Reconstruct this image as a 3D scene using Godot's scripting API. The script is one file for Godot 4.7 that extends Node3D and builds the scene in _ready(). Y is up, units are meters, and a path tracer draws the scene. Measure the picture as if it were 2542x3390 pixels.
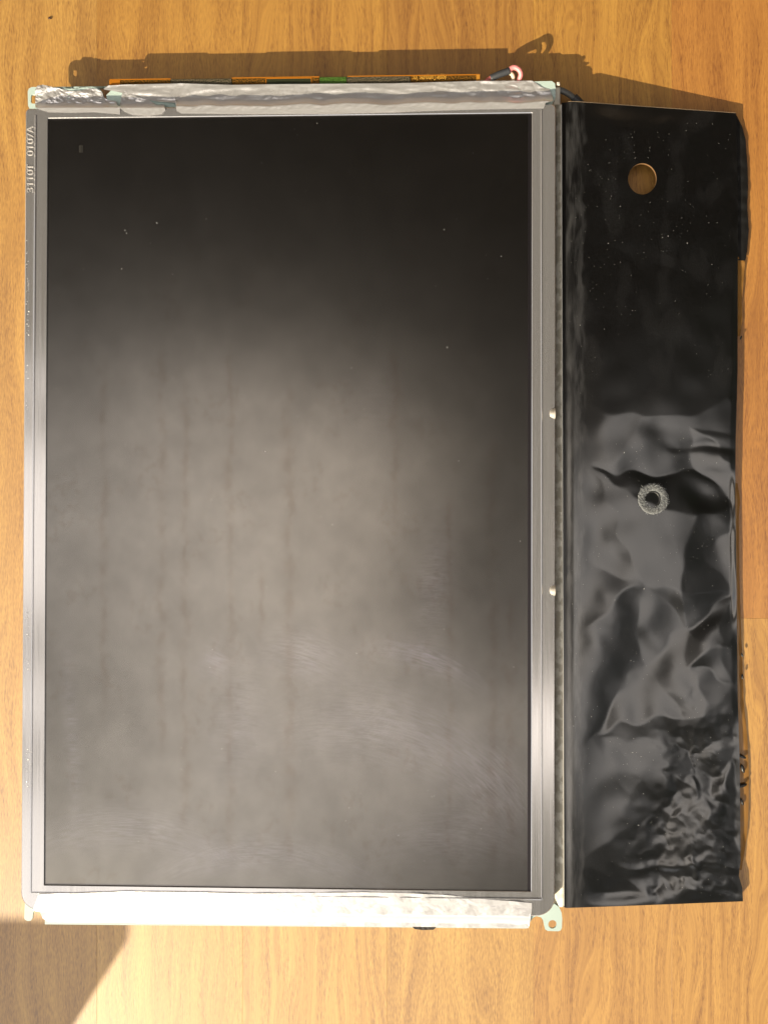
extends Node3D
# A bare display panel with its film-covered driver board, lying on a wooden table in low sun.
# Plan positions are measured as (u, v) on the photograph and set on a plane of known height (millimetres): S(u, v, y).

const F := 2546.5            # focal length in photo pixels
const CU := 1271.0
const CV := 1695.0
const TILT := 0.022          # the phone leans a little to the right
const CAM_HIGH := 0.3832

var cam_at := Vector3.ZERO
var cam_basis := Basis()
var rng := RandomNumberGenerator.new()
var names := {}

# ------------------------------------------------------------------ helpers
func S(u: float, v: float, ymm: float) -> Vector3:
	var d := cam_basis * Vector3((u - CU) / F, -(v - CV) / F, -1.0)
	var t := (ymm * 0.001 - cam_at.y) / d.y
	return cam_at + d * t

func numbered(called: String) -> String:
	var n: int = names.get(called, 0)
	names[called] = n + 1
	return called if n == 0 else "%s_%03d" % [called, n]

func thing(called: String, label: String, category: String, group := "") -> Node3D:
	var o := Node3D.new()
	o.name = numbered(called)
	add_child(o, true)
	o.set_meta("label", label)
	o.set_meta("category", category)
	if group:
		o.set_meta("group", group)
	return o

func part(called: String, mesh: Mesh, mat: Material, parent: Node3D, label := "") -> MeshInstance3D:
	var o := MeshInstance3D.new()
	o.name = called
	var base := called
	var k := 1
	while parent.has_node(NodePath(o.name)):
		o.name = "%s_%03d" % [base, k]
		k += 1
	o.mesh = mesh
	o.material_override = mat
	o.cast_shadow = GeometryInstance3D.SHADOW_CASTING_SETTING_ON
	parent.add_child(o, true)
	if label:
		o.set_meta("label", label)
	return o

func begin(smooth := false) -> SurfaceTool:
	var st := SurfaceTool.new()
	st.begin(Mesh.PRIMITIVE_TRIANGLES)
	st.set_smooth_group(0 if smooth else -1)
	return st

func done(st: SurfaceTool) -> ArrayMesh:
	st.generate_normals()
	return st.commit()

# one vertex; uv in metres of the plan, so textures are laid at real size
func vx(st: SurfaceTool, p: Vector3) -> void:
	st.set_uv(Vector2(p.x, p.z))
	st.add_vertex(p)

# a, b, c, d anticlockwise seen from outside; wound clockwise for Godot
func quad(st: SurfaceTool, a: Vector3, b: Vector3, c: Vector3, d: Vector3) -> void:
	for p in [a, c, b, a, d, c]:
		vx(st, p)

func tri(st: SurfaceTool, a: Vector3, b: Vector3, c: Vector3) -> void:
	for p in [a, c, b]:
		vx(st, p)

# box between low corner a and high corner b with a bevel on the vertical and top edges
func add_box(st: SurfaceTool, a: Vector3, b: Vector3, r := 0.0) -> void:
	var lo := [Vector2(a.x, a.z), Vector2(b.x, a.z), Vector2(b.x, b.z), Vector2(a.x, b.z)]
	var rings := []
	if r <= 0.0:
		rings = [[lo, a.y], [lo, b.y]]
	else:
		var s := [Vector2(a.x + r, a.z + r), Vector2(b.x - r, a.z + r), Vector2(b.x - r, b.z - r), Vector2(a.x + r, b.z - r)]
		rings = [[s, a.y], [lo, a.y + r], [lo, b.y - r], [s, b.y]]
	for k in rings.size() - 1:
		for i in 4:
			var j := (i + 1) % 4
			var p: Vector2 = rings[k][0][i]
			var q: Vector2 = rings[k][0][j]
			var p2: Vector2 = rings[k + 1][0][i]
			var q2: Vector2 = rings[k + 1][0][j]
			quad(st, Vector3(p2.x, rings[k + 1][1], p2.y), Vector3(q2.x, rings[k + 1][1], q2.y), Vector3(q.x, rings[k][1], q.y), Vector3(p.x, rings[k][1], p.y))
	var t: Array = rings[-1][0]
	var w: Array = rings[0][0]
	quad(st, Vector3(t[3].x, b.y, t[3].y), Vector3(t[2].x, b.y, t[2].y), Vector3(t[1].x, b.y, t[1].y), Vector3(t[0].x, b.y, t[0].y))
	quad(st, Vector3(w[0].x, a.y, w[0].y), Vector3(w[1].x, a.y, w[1].y), Vector3(w[2].x, a.y, w[2].y), Vector3(w[3].x, a.y, w[3].y))

func box(a: Vector3, b: Vector3, r := 0.0) -> ArrayMesh:
	var st := begin()
	add_box(st, a, b, r)
	return done(st)

func add_tube(st: SurfaceTool, pts: Array, rad: float, sides := 10, flat := 1.0) -> void:
	var rings := []
	for i in pts.size():
		var p: Vector3 = pts[i]
		var t: Vector3 = (pts[min(i + 1, pts.size() - 1)] - pts[max(i - 1, 0)]).normalized()
		var a := t.cross(Vector3.UP).normalized()
		if a.length() < 0.5:
			a = Vector3.RIGHT
		var b := a.cross(t).normalized()
		var ring := []
		for k in sides:
			var g := TAU * k / sides
			ring.append(p + a * cos(g) * rad + b * sin(g) * rad * flat)
		rings.append(ring)
	for i in rings.size() - 1:
		for k in sides:
			var j := (k + 1) % sides
			quad(st, rings[i][k], rings[i + 1][k], rings[i + 1][j], rings[i][j])
	for k in range(1, sides - 1):
		tri(st, rings[0][0], rings[0][k], rings[0][k + 1])
		tri(st, rings[-1][0], rings[-1][k + 1], rings[-1][k])

func curve(ctrl: Array, n: int) -> Array:   # smooth path through control points
	var c := Curve3D.new()
	for i in ctrl.size():
		var t: Vector3 = (ctrl[min(i + 1, ctrl.size() - 1)] - ctrl[max(i - 1, 0)]) / 6.0
		c.add_point(ctrl[i], -t, t)
	c.bake_interval = 0.0004
	var out := []
	for i in n + 1:
		out.append(c.sample_baked(c.get_baked_length() * i / n, true))
	return out

func dense(poly: Array, step: float) -> PackedVector2Array:
	var out := PackedVector2Array()
	for i in poly.size():
		var a: Vector2 = poly[i]
		var b: Vector2 = poly[(i + 1) % poly.size()]
		var n := maxi(1, int(a.distance_to(b) / step))
		for k in n:
			out.append(a.lerp(b, float(k) / n))
	return out

func ring(c: Vector2, ru: float, rv: float, n: int) -> Array:
	var out := []
	for k in n:
		out.append(c + Vector2(cos(TAU * k / n) * ru, sin(TAU * k / n) * rv))
	return out

# small plate cut to an outline in (u, v), with holes; yf(u, v) gives the top in mm
func plate(poly: Array, holes: Array, step: float, yf: Callable, thick: float) -> ArrayMesh:
	var edge := dense(poly, step)
	var pts := PackedVector2Array(edge)
	var rims := [edge]
	for h in holes:
		var hp := PackedVector2Array(h)
		rims.append(hp)
		pts.append_array(hp)
	var lo := edge[0]
	var hi := edge[0]
	for p in edge:
		lo = lo.min(p)
		hi = hi.max(p)
	var x := lo.x + step
	while x < hi.x:
		var y := lo.y + step
		while y < hi.y:
			var p := Vector2(x + rng.randf_range(-0.2, 0.2) * step, y + rng.randf_range(-0.2, 0.2) * step)
			var inside := Geometry2D.is_point_in_polygon(p, edge)
			for r in rims:
				for q in r:
					if p.distance_squared_to(q) < step * step * 0.3:
						inside = false
			for k in range(1, rims.size()):
				if Geometry2D.is_point_in_polygon(p, rims[k]):
					inside = false
			if inside:
				pts.append(p)
			y += step
		x += step
	var ids := Geometry2D.triangulate_delaunay(pts)
	var st := begin(false)
	for i in range(0, ids.size(), 3):
		var a := pts[ids[i]]
		var b := pts[ids[i + 1]]
		var c := pts[ids[i + 2]]
		var m := (a + b + c) / 3.0
		var keep := Geometry2D.is_point_in_polygon(m, edge)
		for k in range(1, rims.size()):
			if Geometry2D.is_point_in_polygon(m, rims[k]):
				keep = false
		if not keep:
			continue
		if (b - a).cross(c - a) > 0:
			var s := b
			b = c
			c = s
		var t := [S(a.x, a.y, yf.call(a.x, a.y)), S(b.x, b.y, yf.call(b.x, b.y)), S(c.x, c.y, yf.call(c.x, c.y))]
		tri(st, t[0], t[1], t[2])
		var d := Vector3(0, -thick * 0.001, 0)
		tri(st, t[0] + d, t[2] + d, t[1] + d)
	for r in rims:
		for i in r.size():
			var a: Vector2 = r[i]
			var b: Vector2 = r[(i + 1) % r.size()]
			var pa := S(a.x, a.y, yf.call(a.x, a.y))
			var pb := S(b.x, b.y, yf.call(b.x, b.y))
			var d := Vector3(0, -thick * 0.001, 0)
			quad(st, pa, pb, pb + d, pa + d)
	return done(st)

func along(c: Array, x: float) -> float:   # a polyline of (x, y) read at x
	if x <= c[0].x:
		return c[0].y
	for i in range(1, c.size()):
		if x <= c[i].x:
			return lerpf(c[i - 1].y, c[i].y, (x - c[i - 1].x) / maxf(c[i].x - c[i - 1].x, 1e-4))
	return c[-1].y

# sheet between an upper and a lower edge given along u
func ribbon(top: Array, low: Array, nu: int, nv: int, yf: Callable, thick: float, smooth := true) -> ArrayMesh:
	var u0: float = maxf(top[0].x, low[0].x)
	var u1: float = minf(top[-1].x, low[-1].x)
	var g := []
	for i in nu + 1:
		var u := lerpf(u0, u1, float(i) / nu)
		var col := []
		for j in nv + 1:
			var v := lerpf(along(top, u), along(low, u), float(j) / nv)
			col.append(S(u, v, yf.call(u, v)))
		g.append(col)
	var st := begin(smooth)
	for i in nu:
		for j in nv:
			quad(st, g[i][j], g[i][j + 1], g[i + 1][j + 1], g[i + 1][j])
	var d := Vector3(0, -thick * 0.001, 0)
	st.set_smooth_group(-1)
	for i in nu:
		quad(st, g[i][0] + d, g[i][0], g[i + 1][0], g[i + 1][0] + d)
		quad(st, g[i][nv], g[i][nv] + d, g[i + 1][nv] + d, g[i + 1][nv])
	for j in nv:
		quad(st, g[0][j] + d, g[0][j + 1] + d, g[0][j + 1], g[0][j])
		quad(st, g[nu][j], g[nu][j + 1], g[nu][j + 1] + d, g[nu][j] + d)
	return done(st)

# ------------------------------------------------------------------ textures
func noise(kind: int, freq: float, sd: int, oct := 1) -> FastNoiseLite:
	var n := FastNoiseLite.new()
	n.noise_type = kind
	n.frequency = freq
	n.seed = sd
	n.fractal_type = FastNoiseLite.FRACTAL_FBM if oct > 1 else FastNoiseLite.FRACTAL_NONE
	n.fractal_octaves = oct
	return n

func picture(w: int, h: int, data: PackedByteArray) -> ImageTexture:
	return ImageTexture.create_from_image(Image.create_from_data(w, h, false, Image.FORMAT_RGB8, data))

func grey(w: int, h: int, data: PackedByteArray) -> ImageTexture:
	return ImageTexture.create_from_image(Image.create_from_data(w, h, false, Image.FORMAT_L8, data))

func lin(r: float, g: float, b: float) -> Color:
	return Color(r, g, b).linear_to_srgb()

func to8(x: float) -> int:   # a linear value as an sRGB byte
	x = clampf(x, 0.0, 1.0)
	return int((1.055 * pow(x, 1.0 / 2.4) - 0.055 if x > 0.0031308 else x * 12.92) * 255.0 + 0.5)

# wood 80 mm across, 320 mm along: [colour, relief]. Tones are multiples of the plank's own colour.
func wood_maps(sd: int, fleck: float, figure: float, pores: int) -> Array:
	var w := 448
	var h := 1024
	var r := RandomNumberGenerator.new()
	r.seed = sd
	var nw := noise(FastNoiseLite.TYPE_SIMPLEX, 1.0, sd + 1, 3)
	var ns := noise(FastNoiseLite.TYPE_SIMPLEX, 1.0, sd + 2, 3)
	var nb := noise(FastNoiseLite.TYPE_SIMPLEX, 1.0, sd + 3, 3)
	var nf := noise(FastNoiseLite.TYPE_SIMPLEX, 1.0, sd + 4, 2)
	var pore := PackedFloat32Array()
	pore.resize(w * h)
	for i in pores:
		var px := r.randi() % w
		var py := r.randi() % h
		var dens := nb.get_noise_2d(px * 0.02, py * 0.0018)
		if dens < r.randf_range(-0.45, 0.4):
			continue
		var n := r.randi_range(3, 15)
		var dark := r.randf_range(0.25, 1.0)
		var x := float(px)
		var lean := r.randf_range(-0.12, 0.12)
		for k in n:
			var q := int(x) % w
			var e := dark * sin(PI * (k + 0.5) / n)
			var at := ((py + k) % h) * w + q
			pore[at] = maxf(pore[at], e)
			if n > 9:
				var at2 := ((py + k) % h) * w + (q + 1) % w
				pore[at2] = maxf(pore[at2], e * 0.6)
			x += lean
	var col := PackedByteArray()
	col.resize(w * h * 3)
	var rel := PackedByteArray()
	rel.resize(w * h)
	var table := PackedByteArray()
	table.resize(1025)
	for i in 1025:
		table[i] = to8(i / 1024.0)
	for y in h:
		var ym := y * 0.3125
		for x in w:
			var xm := x * 0.1786
			var t := 0.0
			var fl := 0.0
			var streak := 0.0
			for lap in (2 if y > h - 160 else 1):   # the last rows run over into the first, so that lengths join
				var yl := ym - lap * 320.0
				var share := (1.0 if y <= h - 160 else (y - h + 160) / 160.0 if lap == 1 else 1.0 - (y - h + 160) / 160.0)
				var ring_at := xm + nw.get_noise_2d(xm * 0.018, yl * 0.0045) * 9.0
				var s_ := ns.get_noise_2d(ring_at * 0.95, yl * 0.012)
				var f_ := nf.get_noise_2d(xm * 1.1, yl * 0.22)
				t += share * (0.70 + 0.17 * nb.get_noise_2d(ring_at * 0.085 * figure, yl * 0.0035) + 0.13 * s_ + fleck * f_)
				fl += share * f_
				streak += share * s_
			var p := pore[y * w + x]
			t -= 0.30 * p
			t = clampf(t, 0.12, 1.0)
			var k := (y * w + x) * 3
			col[k] = table[int(pow(t, 0.85) * 1024)]
			col[k + 1] = table[int(pow(t, 1.1) * 1024)]
			col[k + 2] = table[int(pow(t, 1.35) * 1024)]
			rel[y * w + x] = int(clampf(0.72 + 0.10 * fl * (1.0 + fleck * 4.0) + 0.08 * streak - 0.6 * p, 0.0, 1.0) * 255)
	return [picture(w, h, col), grey(w, h, rel)]

func wood(maps: Array, r: float, g: float, b: float, off: Vector2, rough := 0.5) -> StandardMaterial3D:
	var m := StandardMaterial3D.new()
	m.albedo_color = lin(r, g, b)
	m.albedo_texture = maps[0]
	m.heightmap_enabled = true
	m.heightmap_texture = maps[1]
	m.heightmap_scale = 0.005
	m.roughness = rough
	m.metallic_specular = 0.7
	m.clearcoat_enabled = true
	m.clearcoat = 1.0
	m.clearcoat_roughness = 0.5
	m.uv1_scale = Vector3(1.0 / 0.08, 1.0 / 0.32, 1)
	m.uv1_offset = Vector3(off.x, off.y, 0)
	return m

func plain(r: float, g: float, b: float, rough: float, metal := 0.0) -> StandardMaterial3D:
	var m := StandardMaterial3D.new()
	m.albedo_color = lin(r, g, b)
	m.roughness = rough
	m.metallic = metal
	return m

# long fine brushing along v (z); u is across
func brushed(sd: int) -> Array:
	var w := 512
	var h := 256
	var n := noise(FastNoiseLite.TYPE_VALUE, 1.0, sd)
	var n2 := noise(FastNoiseLite.TYPE_SIMPLEX, 1.0, sd + 1, 2)
	var d := PackedByteArray()
	d.resize(w * h)
	for y in h:
		for x in w:
			var s := n.get_noise_2d(x * 0.55, y * 0.012) * 0.5 + n.get_noise_2d(x * 0.21, y * 0.02 + 90.0) * 0.35 + n2.get_noise_2d(x * 0.03, y * 0.03) * 0.3
			d[y * w + x] = int(clampf(0.5 + 0.22 * s, 0, 1) * 255)
	return [grey(w, h, d)]

# the matt front of the panel: a faint uneven film of grime with drips, wipe marks and speckle
func screen_map() -> ImageTexture:
	var w := 640
	var h := 1024
	var n1 := noise(FastNoiseLite.TYPE_SIMPLEX, 1.0, 71, 4)
	var n2 := noise(FastNoiseLite.TYPE_SIMPLEX, 1.0, 72, 3)
	var n3 := noise(FastNoiseLite.TYPE_VALUE, 1.0, 73)
	var n4 := noise(FastNoiseLite.TYPE_SIMPLEX, 1.0, 74, 3)
	var drips := [[0.125, 0.30, 0.80, 0.010], [0.245, 0.28, 0.84, 0.011], [0.292, 0.33, 0.95, 0.010], [0.385, 0.28, 0.97, 0.010], [0.445, 0.55, 0.70, 0.006], [0.505, 0.33, 0.98, 0.014], [0.72, 0.28, 0.55, 0.014], [0.83, 0.47, 0.97, 0.008], [0.915, 0.40, 0.99, 0.013], [0.95, 0.6, 0.99, 0.012]]
	# soft patches where the panel was wiped: centre, size, heading, weight
	var wipes := [[0.54, 0.695, 0.075, 0.030, 0.25, 0.7], [0.79, 0.70, 0.10, 0.016, 0.35, 1.0], [0.80, 0.60, 0.035, 0.075, 0.1, 0.6], [0.355, 0.705, 0.03, 0.022, 0.4, 0.7], [0.72, 0.79, 0.20, 0.05, 0.25, 0.6], [0.40, 0.78, 0.05, 0.07, 0.1, 0.45], [0.92, 0.86, 0.12, 0.04, 0.8, 0.6], [0.18, 0.92, 0.2, 0.03, 0.05, 0.55], [0.45, 0.95, 0.25, 0.022, 0.0, 0.55], [0.06, 0.80, 0.015, 0.11, -0.06, 0.5], [0.85, 0.93, 0.14, 0.04, 0.1, 0.5], [0.68, 0.37, 0.06, 0.05, 0.0, 0.2], [0.33, 0.10, 0.12, 0.05, 0.2, 0.15]]
	var d := PackedByteArray()
	d.resize(w * h * 3)
	for y in h:
		var fy := float(y) / h
		for x in w:
			var fx := float(x) / w
			var patch := n1.get_noise_2d(fx * 5.0, fy * 8.0)
			var cloud := n4.get_noise_2d(fx * 14.0, fy * 18.0)
			var t := 1.0 + 0.09 * patch + 0.06 * cloud + 0.012 * n3.get_noise_2d(x * 0.9, y * 0.9)
			var warp := n2.get_noise_2d(fx * 3.0, fy * 16.0) * 0.007
			var stain := 0.0
			for k in drips:
				if fy > k[1] and fy < k[2]:
					var e: float = (fx + warp - k[0]) / (k[3] * (0.75 + 0.35 * n2.get_noise_2d(k[0] * 99.0, fy * 5.0) + 0.5 * n1.get_noise_2d(fx * 60.0, fy * 70.0)))
					if absf(e) < 2.2:
						stain = maxf(stain, exp(-e * e) * smoothstep(0.0, 0.05, fy - k[1]) * smoothstep(0.0, 0.05, k[2] - fy) * (0.3 + 0.7 * smoothstep(-0.5, 0.6, n1.get_noise_2d(fx * 20.0, fy * 26.0))))
			var blot := smoothstep(0.15, 0.6, n1.get_noise_2d(fx * 6.0 + 40.0, fy * 7.0)) * smoothstep(-0.1, 0.6, n1.get_noise_2d(fx * 40.0, fy * 50.0)) * 0.6
			stain = maxf(stain, blot)
			var wipe := 0.0
			for k in wipes:
				var dx: float = fx - k[0]
				var dy: float = (fy - k[1]) * 1.6
				var cx: float = dx * cos(k[4]) + dy * sin(k[4])
				var cy: float = -dx * sin(k[4]) + dy * cos(k[4]) - cx * cx * 1.2
				var q: float = cx * cx / (k[2] * k[2]) + cy * cy / (k[3] * k[3] * 2.5)
				if q < 4.0:
					var hair := n3.get_noise_2d(cx * 60.0 + k[0] * 50.0, cy * 900.0)
					wipe += k[5] * exp(-q) * (0.55 + 0.75 * hair)
			t *= 1.0 - 0.11 * stain
			t += 0.30 * maxf(wipe, 0.0)
			var k3 := (y * w + x) * 3
			d[k3] = to8(0.195 * t * (1.0 + 0.02 * stain))
			d[k3 + 1] = to8(0.187 * t * (1.0 - 0.02 * stain))
			d[k3 + 2] = to8(0.176 * t * (1.0 - 0.05 * stain + 0.12 * wipe))
	return picture(w, h, d)

# the black film: scuffed adhesive band at the left edge, dusty patches, fine speckle
func film_maps() -> Array:
	var w := 512
	var h := 2048
	var n1 := noise(FastNoiseLite.TYPE_SIMPLEX, 1.0, 31, 3)
	var n2 := noise(FastNoiseLite.TYPE_SIMPLEX, 1.0, 32, 4)
	var r := RandomNumberGenerator.new()
	r.seed = 33
	var a := PackedFloat32Array()
	a.resize(w * h)
	for y in h:
		for x in w:
			var fx := float(x) / w
			var fy := float(y) / h
			var dust := smoothstep(0.02, 0.55, n1.get_noise_2d(fx * 3.5, fy * 9.0)) * (0.35 + 0.65 * n2.get_noise_2d(x * 0.21, y * 0.17))
			var v := 0.003 + 0.012 * maxf(dust, 0.0)
			var band := smoothstep(0.015, 0.03, fx) * smoothstep(0.135 + 0.03 * n1.get_noise_2d(3.0, fy * 20.0), 0.10, fx)
			if band > 0.0:
				var scuff := 0.5 + 0.9 * n1.get_noise_2d(fx * 14.0 + 9.0, fy * 14.0) + 0.5 * n2.get_noise_2d(x * 0.25, y * 0.02)
				v += band * 0.030 * clampf(scuff, 0.0, 1.3)
			a[y * w + x] = v
	for i in 9000:
		var x := r.randi_range(1, w - 2)
		var y := r.randi_range(1, h - 2)
		if n1.get_noise_2d(x * 0.012, y * 0.008) < r.randf_range(-0.5, 0.6):
			continue
		a[y * w + x] += r.randf_range(0.005, 0.06)
	var c := PackedByteArray()
	c.resize(w * h * 3)
	for i in w * h:
		c[i * 3] = to8(a[i])
		c[i * 3 + 1] = to8(a[i])
		c[i * 3 + 2] = to8(a[i] * 1.04)
	return [picture(w, h, c)]

func patchy(sd: int, lo: Color, hi: Color, fx: float, fy: float) -> ImageTexture:
	var w := 256
	var h := 1024
	var n := noise(FastNoiseLite.TYPE_SIMPLEX, 1.0, sd, 4)
	var d := PackedByteArray()
	d.resize(w * h * 3)
	for y in h:
		for x in w:
			var t := smoothstep(-0.3, 0.35, n.get_noise_2d(x * fx, y * fy))
			var k := (y * w + x) * 3
			d[k] = to8(lerpf(lo.r, hi.r, t))
			d[k + 1] = to8(lerpf(lo.g, hi.g, t))
			d[k + 2] = to8(lerpf(lo.b, hi.b, t))
	return picture(w, h, d)

# fine flat creases of handled foil: ridges of a few crossing cell patterns
func crinkle() -> ImageTexture:
	var n := 512
	var a := noise(FastNoiseLite.TYPE_CELLULAR, 1.0, 201)
	a.cellular_return_type = FastNoiseLite.RETURN_DISTANCE2_SUB
	var b := noise(FastNoiseLite.TYPE_SIMPLEX, 1.0, 202, 3)
	var d := PackedByteArray()
	d.resize(n * n)
	for y in n:
		for x in n:
			var wx := x + 18.0 * b.get_noise_2d(x * 0.02, y * 0.02)
			var wy := y + 18.0 * b.get_noise_2d(x * 0.02 + 70.0, y * 0.02)
			var big := a.get_noise_2d(wx * 0.022, wy * 0.034) + 1.0
			var small := a.get_noise_2d(wx * 0.06 + 300.0, wy * 0.08) + 1.0
			var patch := smoothstep(-0.25, 0.35, b.get_noise_2d(x * 0.008, y * 0.012 + 30.0))
			d[y * n + x] = int(clampf(0.25 + 0.35 * big * patch + 0.14 * small * patch + 0.10 * b.get_noise_2d(x * 0.05, y * 0.02), 0, 1) * 255)
	return grey(n, n, d)

# ------------------------------------------------------------------ scene
func _ready() -> void:
	rng.seed = 7
	# camera: a phone held level over the table
	var fwd := Vector3(-sin(TILT), -cos(TILT), 0)
	cam_basis = Basis(Vector3(cos(TILT), -sin(TILT), 0), Vector3(0, 0, -1), -fwd)
	cam_at = Vector3(sin(TILT) * CAM_HIGH, CAM_HIGH, 0)
	var cam := Camera3D.new()
	cam.fov = rad_to_deg(2.0 * atan(CV / F))
	cam.near = 0.02
	cam.far = 200.0
	add_child(cam)
	cam.transform = Transform3D(cam_basis, cam_at)
	cam.current = true
	# sky, sun, exposure
	var env := Environment.new()
	env.background_mode = Environment.BG_SKY
	var sky := Sky.new()
	var sm := ProceduralSkyMaterial.new()
	sm.sky_top_color = lin(1.38, 1.19, 0.99)
	sm.sky_horizon_color = lin(0.31, 0.39, 0.50)
	sm.sky_curve = 1.6
	sm.ground_bottom_color = lin(0.14, 0.12, 0.10)
	sm.ground_horizon_color = lin(0.3, 0.28, 0.25)
	sm.sun_angle_max = 32.0
	sm.sun_curve = 0.8
	sky.sky_material = sm
	env.sky = sky
	env.tonemap_mode = Environment.TONE_MAPPER_LINEAR
	env.tonemap_exposure = 2.0
	env.sdfgi_enabled = true
	env.ssao_enabled = true
	env.ssil_enabled = true
	var we := WorldEnvironment.new()
	we.environment = env
	add_child(we)
	var sun := DirectionalLight3D.new()
	sun.light_energy = 1.2
	sun.light_color = Color(1.0, 0.94, 0.82)
	sun.light_angular_distance = 0.5
	sun.shadow_enabled = true
	add_child(sun)
	sun.look_at_from_position(Vector3(-1.25, 1.0, 1.62), Vector3.ZERO, Vector3.UP)

	surroundings()
	table()
	panel()
	crumbs()

func surroundings() -> void:
	# the terrace floor
	var pave := plain(0.30, 0.28, 0.25, 0.85)
	var g := part("ground", box(Vector3(-40, -0.80, -40), Vector3(40, -0.75, 40)), pave, self)
	g.set_meta("kind", "structure")
	g.set_meta("label", "pale paved terrace floor under the table")
	# corner of the house: unseen wall and eaves added to darken the upper screen's reflection
	var added_house := thing("added_house", "corner of a dark house with wide timber eaves added unseen to darken the screen top", "added_house")
	var timber := plain(0.035, 0.028, 0.022, 0.8)
	timber.metallic_specular = 0.05
	var wallm := plain(0.10, 0.08, 0.065, 0.9)
	wallm.metallic_specular = 0.1
	# edge of the eaves, nearly level across the table, and the wall well behind it
	var rim := [Vector2(-5.2, -0.86), Vector2(-0.90, -0.50), Vector2(-0.23, -0.37), Vector2(0.25, -0.10), Vector2(0.72, -0.07), Vector2(1.6, -0.22), Vector2(6.0, -0.40)]
	var back_wall := [Vector2(0.3, -8.8)]
	for q in rim:
		back_wall.append(q * Vector2(0.96, 1.0) + Vector2(0, -1.15))
	part("eaves", slab([Vector2(0.3, -9)] + rim, 1.90, 2.12), timber, added_house)
	part("wall", slab(back_wall, -0.75, 1.897), wallm, added_house)
	# hanging basket added for the camera holder's dark reflection right of the screen's middle
	var added_basket := thing("added_hanging_basket", "round hanging basket of dark green leaves added to darken the screen reflection", "hanging basket")
	var bc := Vector3(0.14, 0, 0.075) * 1.98 + Vector3(0, 1.60, 0)
	part("foliage", tuft_ball(bc, 0.30), plain(0.016, 0.022, 0.010, 0.8), added_basket)
	part("chain", box(bc + Vector3(-0.004, 0.1, -0.004), bc + Vector3(0.004, 0.62, 0.004)), timber, added_basket)
	part("bracket", box(Vector3(bc.x - 0.015, 2.221, -0.60), Vector3(bc.x + 0.015, 2.25, bc.z + 0.03)), timber, added_basket)
	# crown of a tree added unseen at the sun side, dulling the lower screen reflection
	var added_tree := thing("added_tree", "leafy tree with a thin trunk added unseen to dull the lower screen reflection", "added_tree")
	var tc := Vector3(0.85, 2.6, 1.95)
	part("crown", tuft_ball(tc, 1.0, 6500, Vector3(1.45, 0.55, 0.95), 1.5), plain(0.05, 0.07, 0.03, 0.7), added_tree)
	var ts := begin(true)
	add_tube(ts, [Vector3(1.1, -0.76, 2.5), Vector3(1.05, 0.8, 2.45), Vector3(0.95, 1.7, 2.3), Vector3(0.85, 2.5, 2.0)], 0.05)
	part("trunk", done(ts), plain(0.10, 0.07, 0.05, 0.9), added_tree)
	# tall hedge added unseen at right for dark reflections in the film folds
	var added_hedge := thing("added_hedge", "tall dark green hedge added unseen on the right to darken the film folds", "added_hedge")
	part("foliage", hedge_mesh(), plain(0.018, 0.030, 0.012, 0.8), added_hedge)
	# pergola beams, added unseen, to mirror as grey-blue bands along the left rail
	var added_pergola := thing("added_pergola", "grey-blue painted pergola beams added unseen to band the left rail reflection", "added_pergola")
	var paint := plain(0.20, 0.22, 0.27, 0.7)
	var hh := 2.25
	var fac := hh + 0.367
	for z in [[-0.215, -0.193], [-0.154, -0.094], [0.140, 0.210], [0.30, 0.36]]:
		part("beam", box(Vector3(-4.2, hh, z[0] * fac), Vector3(-1.0, hh + 0.16, z[1] * fac)), paint, added_pergola)
	for x in [-4.0, -1.10]:
		part("rail", box(Vector3(x, hh - 0.12, -0.75), Vector3(x + 0.06, hh - 0.003, 1.3)), paint, added_pergola)
	for v in [Vector2(-4.0, -0.74), Vector2(-4.0, 1.22)]:
		part("post", box(Vector3(v.x, -0.75, v.y), Vector3(v.x + 0.06, hh - 0.123, v.y + 0.06)), paint, added_pergola)
	# chair added unseen, its back shaped to throw the lower-left shadow
	var added_chair := thing("added_chair", "brown wooden chair added unseen to cast the lower left shadow", "added_chair")
	var cm := plain(0.22, 0.13, 0.07, 0.6)
	var top := 0.20
	var tip := S(440, 3043, 0) + Vector3(-1.25, 1.0, 1.62) * top
	var bs := begin()
	var back := [Vector2(tip.x - 0.42, -0.25), Vector2(tip.x + 0.10, -0.25), Vector2(tip.x + 0.001, top - 0.003), Vector2(tip.x - 0.002, top), Vector2(tip.x - 0.42, top)]
	for k in back.size():
		var e0: Vector2 = back[k]
		var e1: Vector2 = back[(k + 1) % back.size()]
		quad(bs, Vector3(e0.x, e0.y, tip.z), Vector3(e1.x, e1.y, tip.z), Vector3(e1.x, e1.y, tip.z + 0.006), Vector3(e0.x, e0.y, tip.z + 0.006))
		if k > 0 and k < back.size() - 1:
			for z in [tip.z, tip.z + 0.006]:
				tri(bs, Vector3(back[0].x, back[0].y, z), Vector3(e0.x, e0.y, z), Vector3(e1.x, e1.y, z))
	part("backrest", done(bs), cm, added_chair)
	part("seat", box(Vector3(tip.x - 0.42, -0.32, tip.z - 0.40), Vector3(tip.x, -0.29, tip.z + 0.006), 0.006), cm, added_chair)
	for x in [tip.x - 0.42, tip.x - 0.04]:
		for z in [tip.z - 0.40, tip.z - 0.02]:
			part("leg", box(Vector3(x, -0.75, z), Vector3(x + 0.04, -0.322, z + 0.04)), cm, added_chair)

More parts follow.
